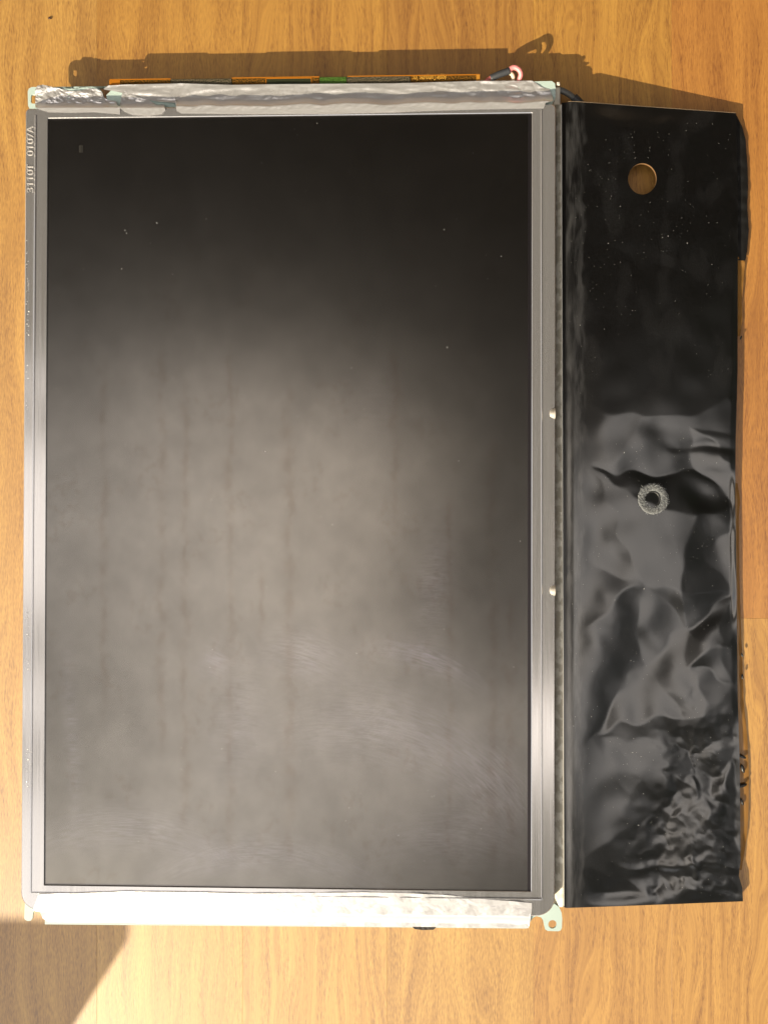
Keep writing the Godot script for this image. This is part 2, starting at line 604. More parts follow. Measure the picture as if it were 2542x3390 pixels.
# prism over an outline in the ground plan
func slab(o: Array, y0: float, y1: float) -> ArrayMesh:
	var st := begin()
	for k in range(1, o.size() - 1):
		var t := [o[0], o[k], o[k + 1]]
		tri(st, Vector3(t[0].x, y1, t[0].y), Vector3(t[2].x, y1, t[2].y), Vector3(t[1].x, y1, t[1].y))
		tri(st, Vector3(t[0].x, y0, t[0].y), Vector3(t[1].x, y0, t[1].y), Vector3(t[2].x, y0, t[2].y))
	for k in o.size():
		var a: Vector2 = o[k]
		var b: Vector2 = o[(k + 1) % o.size()]
		quad(st, Vector3(a.x, y0, a.y), Vector3(b.x, y0, b.y), Vector3(b.x, y1, b.y), Vector3(a.x, y1, a.y))
	return done(st)

func tuft_ball(c: Vector3, rad: float, count := 2600, stretch := Vector3.ONE, leaf := 1.0) -> ArrayMesh:
	var r := RandomNumberGenerator.new()
	r.seed = 56
	var st := begin()
	for k in count:
		var d := Vector3(r.randfn(), r.randfn(), r.randfn()).normalized()
		var o := c + d * stretch * rad * r.randf_range(0.45, 1.0) * (1.0 + 0.12 * sin(d.x * 7.0 + d.z * 5.0))
		var a := Vector3(r.randf_range(-1, 1), r.randf_range(-1, 1), r.randf_range(-1, 1)).normalized() * 0.045 * leaf
		var b := a.cross(Vector3(r.randf_range(-1, 1), r.randf_range(-1, 1), r.randf_range(-1, 1))).normalized() * 0.03 * leaf
		quad(st, o - a, o - b, o + a, o + b)
	return done(st)

func hedge_mesh() -> ArrayMesh:
	var r := RandomNumberGenerator.new()
	r.seed = 55
	var st := begin()
	for k in 5200:   # leaf tufts through the hedge's thickness
		var o := Vector3(r.randf_range(1.22, 1.8), r.randf_range(-0.75, 1.75), r.randf_range(-0.6, 3.2))
		o.x += 0.10 * sin(o.z * 5.0) + 0.07 * sin(o.y * 7.0 + o.z)
		o.y += 0.12 * sin(o.z * 4.0)
		var a := Vector3(r.randf_range(-1, 1), r.randf_range(-1, 1), r.randf_range(-1, 1)).normalized() * 0.07
		var b := a.cross(Vector3(r.randf_range(-1, 1), r.randf_range(-1, 1), r.randf_range(-1, 1))).normalized() * 0.05
		quad(st, o - a, o - b, o + a, o + b)
	return done(st)

func table() -> void:
	var t := thing("wooden_table", "table top of golden brown wooden planks under the display panel", "table")
	var maps_a := wood_maps(101, 0.10, 1.0, 15000)
	var maps_b := wood_maps(202, 0.05, 1.8, 26000)
	var maps_c := wood_maps(303, 0.14, 0.7, 17000)
	# seams (photo u at the top and at the bottom edge) and, per plank, pieces: [joint v, map, tone r g b]
	var seams := [-640, -160, 322, 803, 1281, 1765, 2222, 2702, 3180]
	var tan_ := [0.533, 0.283, 0.054]
	var mid_tan := [0.586, 0.331, 0.074]
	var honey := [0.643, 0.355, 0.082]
	var pale := [0.694, 0.413, 0.105]  # lower lengths: plank tone with some sun sheen mixed into the colour
	var gold := [0.549, 0.291, 0.052]
	var brown := [0.500, 0.252, 0.047]
	var orange := [0.570, 0.262, 0.050]
	var plan := [
		[[9999, maps_a, tan_]],
		[[9999, maps_c, mid_tan]],
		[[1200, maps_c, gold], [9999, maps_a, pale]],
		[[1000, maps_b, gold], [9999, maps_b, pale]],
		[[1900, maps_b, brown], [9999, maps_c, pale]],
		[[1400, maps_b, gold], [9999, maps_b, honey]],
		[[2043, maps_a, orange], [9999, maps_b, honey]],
		[[9999, maps_b, orange]],
	]
	var zb := 0.43
	var k := 0
	for i in plan.size():
		var x0 := S(seams[i], CV, 0).x + 0.00002
		var x1 := S(seams[i + 1], CV, 0).x - 0.00002
		var z0 := -0.40
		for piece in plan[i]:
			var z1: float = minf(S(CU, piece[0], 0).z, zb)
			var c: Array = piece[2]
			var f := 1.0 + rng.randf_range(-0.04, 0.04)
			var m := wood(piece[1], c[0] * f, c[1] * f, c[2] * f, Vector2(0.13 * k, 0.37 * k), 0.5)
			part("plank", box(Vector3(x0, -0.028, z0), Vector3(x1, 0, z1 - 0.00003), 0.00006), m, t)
			z0 = z1 + 0.00003
			k += 1
	var lm := plain(0.3, 0.18, 0.09, 0.6)
	for x in [-0.28, 0.26]:
		for z in [-0.38, 0.37]:
			part("leg", box(Vector3(x, -0.75, z), Vector3(x + 0.05, -0.029, z + 0.05)), lm, t)

func flap_y(u: float, v: float) -> float:
	var s := (u - 1866.0) / 575.0
	return 13.4 - 9.4 * clampf(s, 0.0, 1.0) - 0.8 * smoothstep(0.06, 0.0, s)

func panel() -> void:
	var p := thing("display_panel", "bare flat display panel in silver metal frame with black film-covered board along its right side", "display panel")
	# ---- materials
	var br := brushed(11)
	var alu := plain(0.60, 0.59, 0.60, 0.30, 0.75)
	alu.roughness_texture = br[0]
	alu.roughness = 0.36
	alu.heightmap_enabled = true
	alu.heightmap_texture = br[0]
	alu.heightmap_scale = 0.00004
	alu.uv1_scale = Vector3(1.0 / 0.035, 1.0 / 0.5, 1)
	var mint := plain(0.50, 0.62, 0.58, 0.45)
	var foil := plain(0.82, 0.81, 0.81, 0.38, 0.62)
	foil.heightmap_enabled = true
	foil.heightmap_texture = crinkle()
	foil.heightmap_scale = 0.009
	foil.uv1_scale = Vector3(1.0 / 0.06, 1.0 / 0.03, 1)
	var black_plastic := plain(0.012, 0.012, 0.013, 0.4)
	# ---- screen
	var sc := plain(1, 1, 1, 0.27, 1.0)
	sc.albedo_texture = screen_map()
	var i0 := [Vector2(160, 392), Vector2(1760, 374), Vector2(1757, 2951), Vector2(148, 2930)]
	var st := begin()
	var q := []
	for k in 4:
		var mid := Vector2(956, 1662)
		var e: Vector2 = i0[k] + (i0[k] - mid).sign() * 6.0
		q.append(S(e.x, e.y, 16.9))
	var lo := Vector3(q[3].x, 0, q[0].z)
	sc.uv1_scale = Vector3(1.0 / (q[1].x - lo.x), 1.0 / (q[2].z - lo.z), 1)
	sc.uv1_offset = Vector3(-lo.x / (q[1].x - lo.x), -lo.z / (q[2].z - lo.z), 0)
	var dn := Vector3(0, -0.003, 0)
	quad(st, q[3], q[2], q[1], q[0])
	for k in 4:
		var j := (k + 1) % 4
		quad(st, q[k], q[j], q[j] + dn, q[k] + dn)
	var screen := part("screen", done(st), sc, p)
	# inactive dark margin of the panel along the top and the right
	var marg := plain(0.05, 0.045, 0.05, 0.35, 0.8)
	part("dark_margin", strip_box([Vector2(156, 390), Vector2(1762, 372)], 11, 16.92, 16.8), marg, screen)
	part("dark_margin", strip_box([Vector2(1754, 376), Vector2(1752, 2955)], 13, 16.925, 16.8), marg, screen)
	for k in 3:
		part("printed_mark", strip_box([Vector2(264 + k * 4.5, 481), Vector2(264 + k * 4.5, 505)], 1.6, 16.93, 16.85), plain(0.055, 0.052, 0.045, 0.5), screen)
	# ---- frame
	part("frame", frame_mesh(), alu, p)
	var fr: MeshInstance3D = p.get_node("frame")
	part("raised_ridge", strip_box([Vector2(119, 380), Vector2(103, 2956)], 7, 17.85, 17.4, 2.5), alu, fr)
	part("raised_ridge", strip_box([Vector2(103, 2956), Vector2(1793, 2977)], 7, 17.852, 17.4, 2.5), alu, fr)
	part("raised_ridge", strip_box([Vector2(1793, 2977), Vector2(1792, 362)], 7, 17.854, 17.4, 2.5), alu, fr)
	var bright := plain(0.74, 0.71, 0.68, 0.4, 0.5)
	var tm := TextMesh.new()
	tm.text = "3110T   0107A"
	var sf := SystemFont.new()
	sf.font_names = PackedStringArray(["Droid Sans"])
	tm.font = sf
	tm.font_size = 32
	tm.pixel_size = 0.0034 / 26.0
	tm.depth = 0.00025
	tm.curve_step = 1.0
	tm.horizontal_alignment = HORIZONTAL_ALIGNMENT_CENTER
	var lt := part("stamped_number", tm, bright, fr)
	var ext := tm.get_aabb().size
	lt.transform = Transform3D(Basis(Vector3(0, 0, -1), Vector3(-1, 0, 0), Vector3(0, 1, 0)) * Basis.from_scale(Vector3(0.0318 / ext.x, 1, 1)), S(102, 528, 17.62))
	# ---- mint flange with lugs
	var fl := func(_u: float, _v: float): return 12.5
	var top_poly := [Vector2(94, 350), Vector2(93, 303), Vector2(97, 293), Vector2(106, 288), Vector2(312, 286), Vector2(330, 294), Vector2(338, 302), Vector2(344, 326), Vector2(356, 328), Vector2(352, 316), Vector2(367, 301), Vector2(372, 285), Vector2(1000, 279), Vector2(1740, 270), Vector2(1826, 268), Vector2(1836, 276), Vector2(1838, 290), Vector2(1838, 322), Vector2(1830, 336), Vector2(1822, 375), Vector2(110, 385), Vector2(100, 362)]
	part("mounting_flange", plate(top_poly, [dense([Vector2(104, 316), Vector2(108, 313), Vector2(122, 313), Vector2(122, 343), Vector2(107, 343), Vector2(103, 338)], 6.0)], 14.0, fl, 0.9), mint, p)
	var lug_r := [Vector2(1760, 2990), Vector2(1834, 2992), Vector2(1850, 3003), Vector2(1858, 3022), Vector2(1860, 3040), Vector2(1859, 3072), Vector2(1855, 3080), Vector2(1848, 3083), Vector2(1812, 3082), Vector2(1804, 3077), Vector2(1801, 3066), Vector2(1798, 3049), Vector2(1790, 3037), Vector2(1775, 3033), Vector2(1762, 3040), Vector2(1755, 3052), Vector2(1740, 3052), Vector2(1740, 2990)]
	part("mounting_lug", plate(lug_r, [ring(Vector2(1828, 3060), 14, 14, 20)], 9.0, fl, 0.9), mint, p)
	var lug_l := [Vector2(84, 2985), Vector2(81, 3038), Vector2(84, 3045), Vector2(92, 3049), Vector2(103, 3048), Vector2(109, 3040), Vector2(111, 3022), Vector2(117, 3011), Vector2(140, 3008), Vector2(140, 2985)]
	part("mounting_lug", plate(lug_l, [], 9.0, fl, 0.9), mint, p)
	part("bottom_flange", strip_box([Vector2(150, 3030), Vector2(1742, 3044)], 60, 12.4, 11.0), mint, p)
	# body of the panel behind the frame
	var a := S(120, 420, 11.6)
	var b := S(1790, 2985, 11.6)
	part("back_pan", box(Vector3(a.x, 0.0035, a.z), Vector3(b.x, 0.0116, b.z)), plain(0.4, 0.4, 0.38, 0.5, 1.0), p)
	foils(p, foil)
	flex(p)
	wires(p)
	# ---- screws on the right rail
	for v in [1369.0, 1954.0]:
		part("side_screw", screw(S(1836, v, 17.2)), plain(0.66, 0.61, 0.53, 0.42, 0.6), p)
	# ---- metal strip between the frame and the film
	var gm := plain(1, 1, 1, 0.5, 0.4)
	gm.albedo_texture = patchy(44, Color(0.40, 0.37, 0.30), Color(0.60, 0.58, 0.50), 0.015, 0.025)
	gm.uv1_scale = Vector3(1.0 / 0.02, 1.0 / 0.18, 1)
	var sty := func(_u: float, v: float): return 12.6 + 0.15 * sin(v * 0.9) * sin(v * 0.231)
	var strip := part("metal_strip", side_strip(), gm, p, "grey stained metal strip beside the frame")
	part("bright_lip", strip_box([Vector2(1857, 346), Vector2(1865.5, 3000)], 3.6, 13.5, 12.6, 0.8), plain(0.82, 0.80, 0.73, 0.45, 0.3), strip)
	flap(p, strip)
	lint(p)

# bar of rectangular section between two (u, v) points; w in photo pixels
func strip_box(l: Array, w: float, ytop: float, ylow: float, bev := 0.0) -> ArrayMesh:
	var d: Vector2 = (l[1] - l[0]).normalized()
	var n := Vector2(-d.y, d.x) * w * 0.5
	var st := begin()
	var r := [l[0] + n, l[1] + n, l[1] - n, l[0] - n]
	var s := (n.normalized() * bev) if bev > 0 else Vector2.ZERO
	var t := [l[0] + n - s + d * bev, l[1] + n - s - d * bev, l[1] - n + s - d * bev, l[0] - n + s + d * bev]
	var lo := []
	var hi := []
	for k in 4:
		lo.append(S(r[k].x, r[k].y, ylow if bev <= 0 else ylow))
		var h: Vector2 = t[k]
		hi.append(S(h.x, h.y, ytop))
	if bev <= 0:
		for k in 4:
			lo[k] = Vector3(hi[k].x, ylow * 0.001, hi[k].z)
	quad(st, hi[0], hi[1], hi[2], hi[3])
	for k in 4:
		var j := (k + 1) % 4
		quad(st, hi[j], hi[k], lo[k], lo[j])
	return done(st)

func frame_loop(c: Array, rad: Array, inset: float, y: float) -> Array:
	var out := []
	var mid := Vector2(956, 1690)
	for k in 4:
		var s: Vector2 = (c[k] - mid).sign()
		var o: Vector2 = c[k] - s * inset
		var r: float = maxf(rad[k] - inset, 0.5)
		var cen := o - s * r
		var g0: float = [PI, PI * 1.5, 0.0, PI * 0.5][k]
		for i in 9:
			var g := g0 + PI * 0.5 * i / 8.0
			var e := cen + Vector2(cos(g), sin(g)) * r
			out.append(S(e.x, e.y, y))
	return out

func frame_mesh() -> ArrayMesh:
	var o := [Vector2(87, 360), Vector2(1838, 345), Vector2(1835, 3032), Vector2(72, 3011)]
	var i := [Vector2(160, 392), Vector2(1760, 374), Vector2(1757, 2951), Vector2(148, 2930)]
	var ro := [14, 16, 60, 55]
	var ri := [1, 1, 1, 1]
	var top := frame_loop(o, ro, 2.0, 17.5)
	var side := frame_loop(o, ro, 0.0, 17.2)
	var low := []
	for v in side:
		low.append(Vector3(v.x, 0.0042, v.z))
	var loops := [low, side, top, frame_loop(i, ri, -2.0, 17.5), frame_loop(i, ri, 0.0, 17.3)]
	var last := []
	for v in loops[-1]:
		last.append(Vector3(v.x, 0.0166, v.z))
	loops.append(last)
	var st := begin()
	for k in loops.size() - 1:
		var m: int = loops[k].size()
		for n in m:
			var j := (n + 1) % m
			quad(st, loops[k + 1][n], loops[k][n], loops[k][j], loops[k + 1][j])
	return done(st)

func foils(p: Node3D, foil: Material) -> void:
	var cr := noise(FastNoiseLite.TYPE_CELLULAR, 0.028, 3)
	cr.cellular_return_type = FastNoiseLite.RETURN_DISTANCE2_SUB
	var sx := noise(FastNoiseLite.TYPE_SIMPLEX, 0.03, 4, 3)
	var rip := noise(FastNoiseLite.TYPE_SIMPLEX, 1.0, 6, 2)
	# crumpled piece at the top left
	var a_top := [Vector2(118, 296), Vector2(124, 284), Vector2(142, 280), Vector2(190, 291), Vector2(236, 302), Vector2(274, 299), Vector2(296, 292), Vector2(322, 295), Vector2(338, 304), Vector2(345, 322), Vector2(358, 331), Vector2(386, 335), Vector2(388, 347), Vector2(398, 352)]
	var a_low := [Vector2(115, 352), Vector2(126, 360), Vector2(160, 370), Vector2(198, 371), Vector2(236, 372), Vector2(300, 370), Vector2(362, 374), Vector2(398, 377)]
	var ya := func(u: float, v: float):
		var e := smoothstep(356.0, 342.0, v)
		return lerpf(17.75, 13.3, e) + e * (0.55 * sx.get_noise_2d(u * 0.6, v * 0.9) + 0.45 * cr.get_noise_2d(u * 0.7, v)) + 0.03 * sx.get_noise_2d(u * 1.5, v * 2.0)
	part("foil_tape", ribbon(a_top, a_low, 150, 44, ya, 0.05), foil, p, "crumpled silver foil at the top left corner")
	# short torn piece beside it
	var b_top := [Vector2(398, 345), Vector2(407, 302), Vector2(422, 303), Vector2(456, 322), Vector2(494, 331), Vector2(517, 347), Vector2(544, 345), Vector2(548, 362)]
	var b_low := [Vector2(398, 357), Vector2(413, 369), Vector2(439, 379), Vector2(490, 383), Vector2(536, 377), Vector2(548, 366)]
	var yb := func(u: float, v: float):
		var e := smoothstep(356.0, 344.0, v)
		return lerpf(17.85, 13.6, e) + 0.45 * e * cr.get_noise_2d(u * 0.7 + 90.0, v) + 0.3 * e * sx.get_noise_2d(u * 0.6, v) + 0.06 * sx.get_noise_2d(u * 1.5, v * 1.5)
	part("foil_tape", ribbon(b_top, b_low, 80, 40, yb, 0.05), foil, p, "short torn foil piece on the top rail")
	# long strip along the top
	var c_top := [Vector2(345, 293), Vector2(360, 283), Vector2(420, 280), Vector2(600, 276), Vector2(769, 281), Vector2(895, 279), Vector2(1148, 277), Vector2(1300, 276), Vector2(1584, 268), Vector2(1760, 267), Vector2(1775, 275), Vector2(1790, 288), Vector2(1819, 295), Vector2(1829, 322), Vector2(1830, 330)]
	var c_low := [Vector2(345, 296), Vector2(370, 300), Vector2(407, 308), Vector2(470, 326), Vector2(520, 336), Vector2(582, 340), Vector2(585, 366), Vector2(600, 374), Vector2(824, 377), Vector2(1106, 376), Vector2(1300, 372), Vector2(1390, 367), Vector2(1591, 361), Vector2(1799, 358), Vector2(1806, 340), Vector2(1830, 334)]
	var yc := func(u: float, v: float):
		var fold := 344.0 + 5.0 * rip.get_noise_2d(u * 0.006, 3.0) - (u - 900.0) * 0.012
		var e := smoothstep(fold + 5.0, fold - 14.0, v)
		var r := rip.get_noise_2d(u * 0.045 + v * 0.02, v * 0.012) * 0.07 + rip.get_noise_2d(u * 0.006, v * 0.03 + 40.0) * 0.12
		var chev := sin((u + absf(v - fold) * 1.3) * 0.21 + 3.0 * rip.get_noise_2d(u * 0.01, 9.0)) * exp(-pow((v - fold - 8.0) / 13.0, 2.0)) * 0.06
		var rough := smoothstep(1350.0, 1750.0, u) * 0.5 * cr.get_noise_2d(u * 0.7, v * 1.6) * e
		return lerpf(17.72, 13.1, e) + r * (0.35 + e) + chev + rough
	part("foil_tape", ribbon(c_top, c_low, 620, 34, yc, 0.05), foil, p, "long silver foil strip along the top rail")
	# wide strip along the bottom
	var d_top := [Vector2(112, 3010), Vector2(128, 2962), Vector2(184, 2959), Vector2(255, 2957), Vector2(412, 2951), Vector2(624, 2953), Vector2(841, 2958), Vector2(1216, 2954), Vector2(1341, 2957), Vector2(1479, 2963), Vector2(1625, 2979), Vector2(1700, 2984), Vector2(1760, 2990)]
	var d_low := [Vector2(112, 3014), Vector2(134, 3020), Vector2(142, 3040), Vector2(163, 3052), Vector2(407, 3055), Vector2(800, 3061), Vector2(1368, 3068), Vector2(1750, 3073), Vector2(1760, 3004)]
	var yd := func(u: float, v: float):
		var fold := 3013.0 + (u - 72.0) * 0.0119
		var e := smoothstep(fold, fold + 26.0, v)
		var cw := 0.35 + 0.65 * smoothstep(700.0, 1300.0, u)
		return maxf(lerpf(17.62, 12.7, e), lerpf(18.02, 13.2, e) + cw * (0.42 * cr.get_noise_2d(u * 0.35, v * 0.8) + 0.16 * sx.get_noise_2d(u * 0.3, v * 0.8)) + 0.03 * rip.get_noise_2d(u * 0.05, v * 0.05))
	part("foil_tape", ribbon(d_top, d_low, 560, 40, yd, 0.05), foil, p, "wide bright foil strip along the bottom rail")
	part("black_tape_scrap", ribbon([Vector2(1366, 3063), Vector2(1400, 3060), Vector2(1443, 3064)], [Vector2(1366, 3070), Vector2(1372, 3076), Vector2(1400, 3079), Vector2(1436, 3078), Vector2(1443, 3070)], 16, 3, func(u: float, v: float): return 12.7 + 0.25 * sx.get_noise_2d(u * 3.0, v * 3.0), 0.3), plain(0.03, 0.025, 0.02, 0.5), p)

func flex(p: Node3D) -> void:
	# circuit board edge wrapped in amber film behind the top foil
	var amber := plain(0.42, 0.15, 0.015, 0.25)
	var deep := plain(0.11, 0.055, 0.012, 0.25)
	var green := plain(0.06, 0.12, 0.02, 0.35)
	var dark := plain(0.030, 0.036, 0.018, 0.3)
	var filmy := plain(0.085, 0.07, 0.045, 0.3)
	for e in [[deep, 81, Color(0.05, 0.03, 0.008), Color(0.19, 0.085, 0.014)], [filmy, 82, Color(0.03, 0.03, 0.016), Color(0.15, 0.12, 0.08)], [green, 83, Color(0.035, 0.08, 0.012), Color(0.08, 0.16, 0.03)]]:
		e[0].albedo_color = Color.WHITE
		e[0].albedo_texture = patchy(e[1], e[2], e[3], 0.12, 0.03)
		e[0].uv1_scale = Vector3(1.0 / 0.03, 1.0 / 0.03, 1)
	var edge := func(u: float): return 263.0 - (u - 363.0) * 17.0 / 1226.0
	var board := part("circuit_board", strip_box([Vector2(366, edge.call(366) + 14), Vector2(1587, edge.call(1587) + 14)], 24, 11.6, 10.2), dark, p)
	var pieces := [[363, 400, amber, 0.35], [400, 566, deep, 0.28], [566, 767, filmy, 0.42], [768, 880, deep, 0.30], [881, 1031, dark, 0.34], [1032, 1057, deep, 0.26], [1058, 1147, green, 0.24], [1148, 1358, filmy, 0.40], [1359, 1589, deep, 0.32]]
	for k in pieces:
		var n := "board_patch" if k[2] == green or k[2] == dark else "amber_film" if k[2] != filmy else "clear_film"
		part(n, strip_box([Vector2(k[0], edge.call(k[0]) + 14.0), Vector2(k[1], edge.call(k[1]) + 14.0)], 25, 11.6 + k[3], 11.3, 1.2), k[2], board)
	# bright folded edges of the film
	for k in [[364, 566], [768, 1057], [1150, 1588]]:
		part("film_fold", strip_box([Vector2(k[0], edge.call(k[0]) + 0.5), Vector2(k[1], edge.call(k[1]) + 0.5)], 3.0, 12.02, 10.6), amber, board)
	for u in [881.0, 1031.0]:
		part("film_fold", strip_box([Vector2(u, edge.call(u)), Vector2(u, edge.call(u) + 24)], 2.4, 12.05, 11.4), amber, board)
	part("film_fold", strip_box([Vector2(881, edge.call(881) + 4), Vector2(1031, edge.call(1031) + 4)], 2.4, 12.051, 11.4), amber, board)
	part("film_fold", strip_box([Vector2(1582, edge.call(1582) + 1), Vector2(1582, edge.call(1582) + 22)], 12, 12.03, 11.4), plain(0.5, 0.22, 0.03, 0.3), board)
	var tm := TextMesh.new()
	tm.text = "Apple Computer, Inc"
	var sf := SystemFont.new()
	sf.font_names = PackedStringArray(["Droid Sans"])
	tm.font = sf
	tm.font_size = 32
	tm.pixel_size = 0.0018 / 26.0
	tm.depth = 0.00004
	tm.curve_step = 1.0
	var lt := part("printed_lettering", tm, plain(0.75, 0.40, 0.06, 0.5), board)
	var sz := tm.get_aabb().size
	lt.transform = Transform3D(Basis(Vector3(-1, 0, 0), Vector3(0, 0, 1), Vector3(0, 1, 0)) * Basis.from_scale(Vector3(0.0162 / sz.x, 1, 1)), S(1421, edge.call(1421) + 8.0, 11.97))

func wires(p: Node3D) -> void:
	var red := plain(0.55, 0.14, 0.12, 0.4)
	var pink := plain(0.80, 0.26, 0.26, 0.38)
	var cream := plain(0.72, 0.62, 0.45, 0.45)
	var sleeve := plain(0.035, 0.037, 0.042, 0.5)
	var gr := plain(0.10, 0.10, 0.095, 0.5)
	var st := begin(true)
	add_tube(st, curve([S(1600, 278, 9), S(1612, 266, 10), S(1628, 256, 11)], 10), 0.00105)
	part("red_wire", done(st), red, p)
	st = begin(true)
	add_tube(st, curve([S(1624, 259, 11.4), S(1650, 247, 12.4), S(1687, 234, 13.2)], 12), 0.0016, 14)
	part("black_sleeve", done(st), sleeve, p)
	st = begin(true)
	add_tube(st, curve([S(1682, 234, 13.4), S(1696, 224, 13.8), S(1709, 225, 14.0), S(1720, 235, 13.6), S(1723, 249, 12.6), S(1716, 268, 10.5)], 28), 0.00112, 12)
	part("pink_wire", done(st), pink, p)
	st = begin(true)
	add_tube(st, curve([S(1684, 240, 12.8), S(1694, 246, 12.2), S(1698, 257, 11.2), S(1696, 272, 9.8)], 18), 0.0009, 12)
	part("cream_wire", done(st), cream, p)
	st = begin(true)
	add_tube(st, curve([S(1836, 296, 8.5), S(1852, 298, 8.6), S(1874, 307, 8.4), S(1898, 324, 7.8), S(1916, 340, 7.0), S(1930, 362, 6.0)], 26), 0.0014, 12)
	part("grey_cable", done(st), gr, p)
	st = begin(true)
	add_tube(st, curve([S(1898, 323, 8.0), S(1910, 334, 7.5), S(1922, 347, 7.0)], 8), 0.0020, 12)
	part("black_sleeve", done(st), sleeve, p)
	var c := S(1846, 318, 10.5)
	part("white_plug", box(c + Vector3(-0.0022, -0.006, -0.0045), c + Vector3(0.0012, 0.0, 0.0085), 0.0005), plain(0.62, 0.58, 0.50, 0.45), p)
	part("plug_pin", box(c + Vector3(-0.0008, 0.0002, -0.0060), c + Vector3(0.0006, 0.0018, -0.0046), 0.0003), plain(0.66, 0.62, 0.54, 0.45), p.get_node("white_plug"))

func screw(at: Vector3) -> ArrayMesh:
	# head seen from the side, sunk half into the rail; axis along x, dome to the left
	var prof := [Vector2(0.0, 0.0), Vector2(0.0, 0.0027), Vector2(-0.0006, 0.0027), Vector2(-0.0007, 0.0024), Vector2(-0.0016, 0.0023), Vector2(-0.0019, 0.0019), Vector2(-0.0023, 0.0018), Vector2(-0.0026, 0.0009), Vector2(-0.0026, 0.0)]
	var st := begin()
	var n := 22
	for i in prof.size() - 1:
		for k in n:
			var g0 := TAU * k / n
			var g1 := TAU * (k + 1) / n
			var f := func(q: Vector2, g: float) -> Vector3: return at + Vector3(q.x, cos(g) * q.y - 0.0006, sin(g) * q.y)
			quad(st, f.call(prof[i], g1), f.call(prof[i], g0), f.call(prof[i + 1], g0), f.call(prof[i + 1], g1))
	return done(st)

func side_strip() -> ArrayMesh:
	# folded metal edge: a rounded lip at the right, sloping to the gap at the left; flared at the lower end
	var st := begin(true)
	var nv := 240
	var sec := [[-0.35, 6.0], [-0.32, 10.6], [0.0, 11.6], [0.45, 12.5], [0.75, 13.1], [0.93, 13.25], [1.0, 12.9], [1.0, 6.0]]
	var nz := noise(FastNoiseLite.TYPE_SIMPLEX, 1.0, 15, 3)
	var rows := []
	for i in nv + 1:
		var t := float(i) / nv
		var v := lerpf(346.0, 3003.0, t)
		var u0 := lerpf(1841.0, 1839.0, t) - 0.0
		var u1 := lerpf(1857.5, 1867.0, t)
		var row := []
		for k in sec.size():
			var s: Array = sec[k]
			var j: float = nz.get_noise_2d(v * 0.02, k * 0.8) * 0.10
			row.append(S(lerpf(u0, u1, s[0]), v, s[1] + (j if k > 1 and k < 6 else 0.0)))
		rows.append(row)
	for i in nv:
		for k in sec.size() - 1:
			quad(st, rows[i][k], rows[i + 1][k], rows[i + 1][k + 1], rows[i][k + 1])
	st.set_smooth_group(-1)
	for k in range(1, sec.size() - 1):
		tri(st, rows[0][0], rows[0][k], rows[0][k + 1])
		tri(st, rows[-1][0], rows[-1][k + 1], rows[-1][k])
	return done(st)

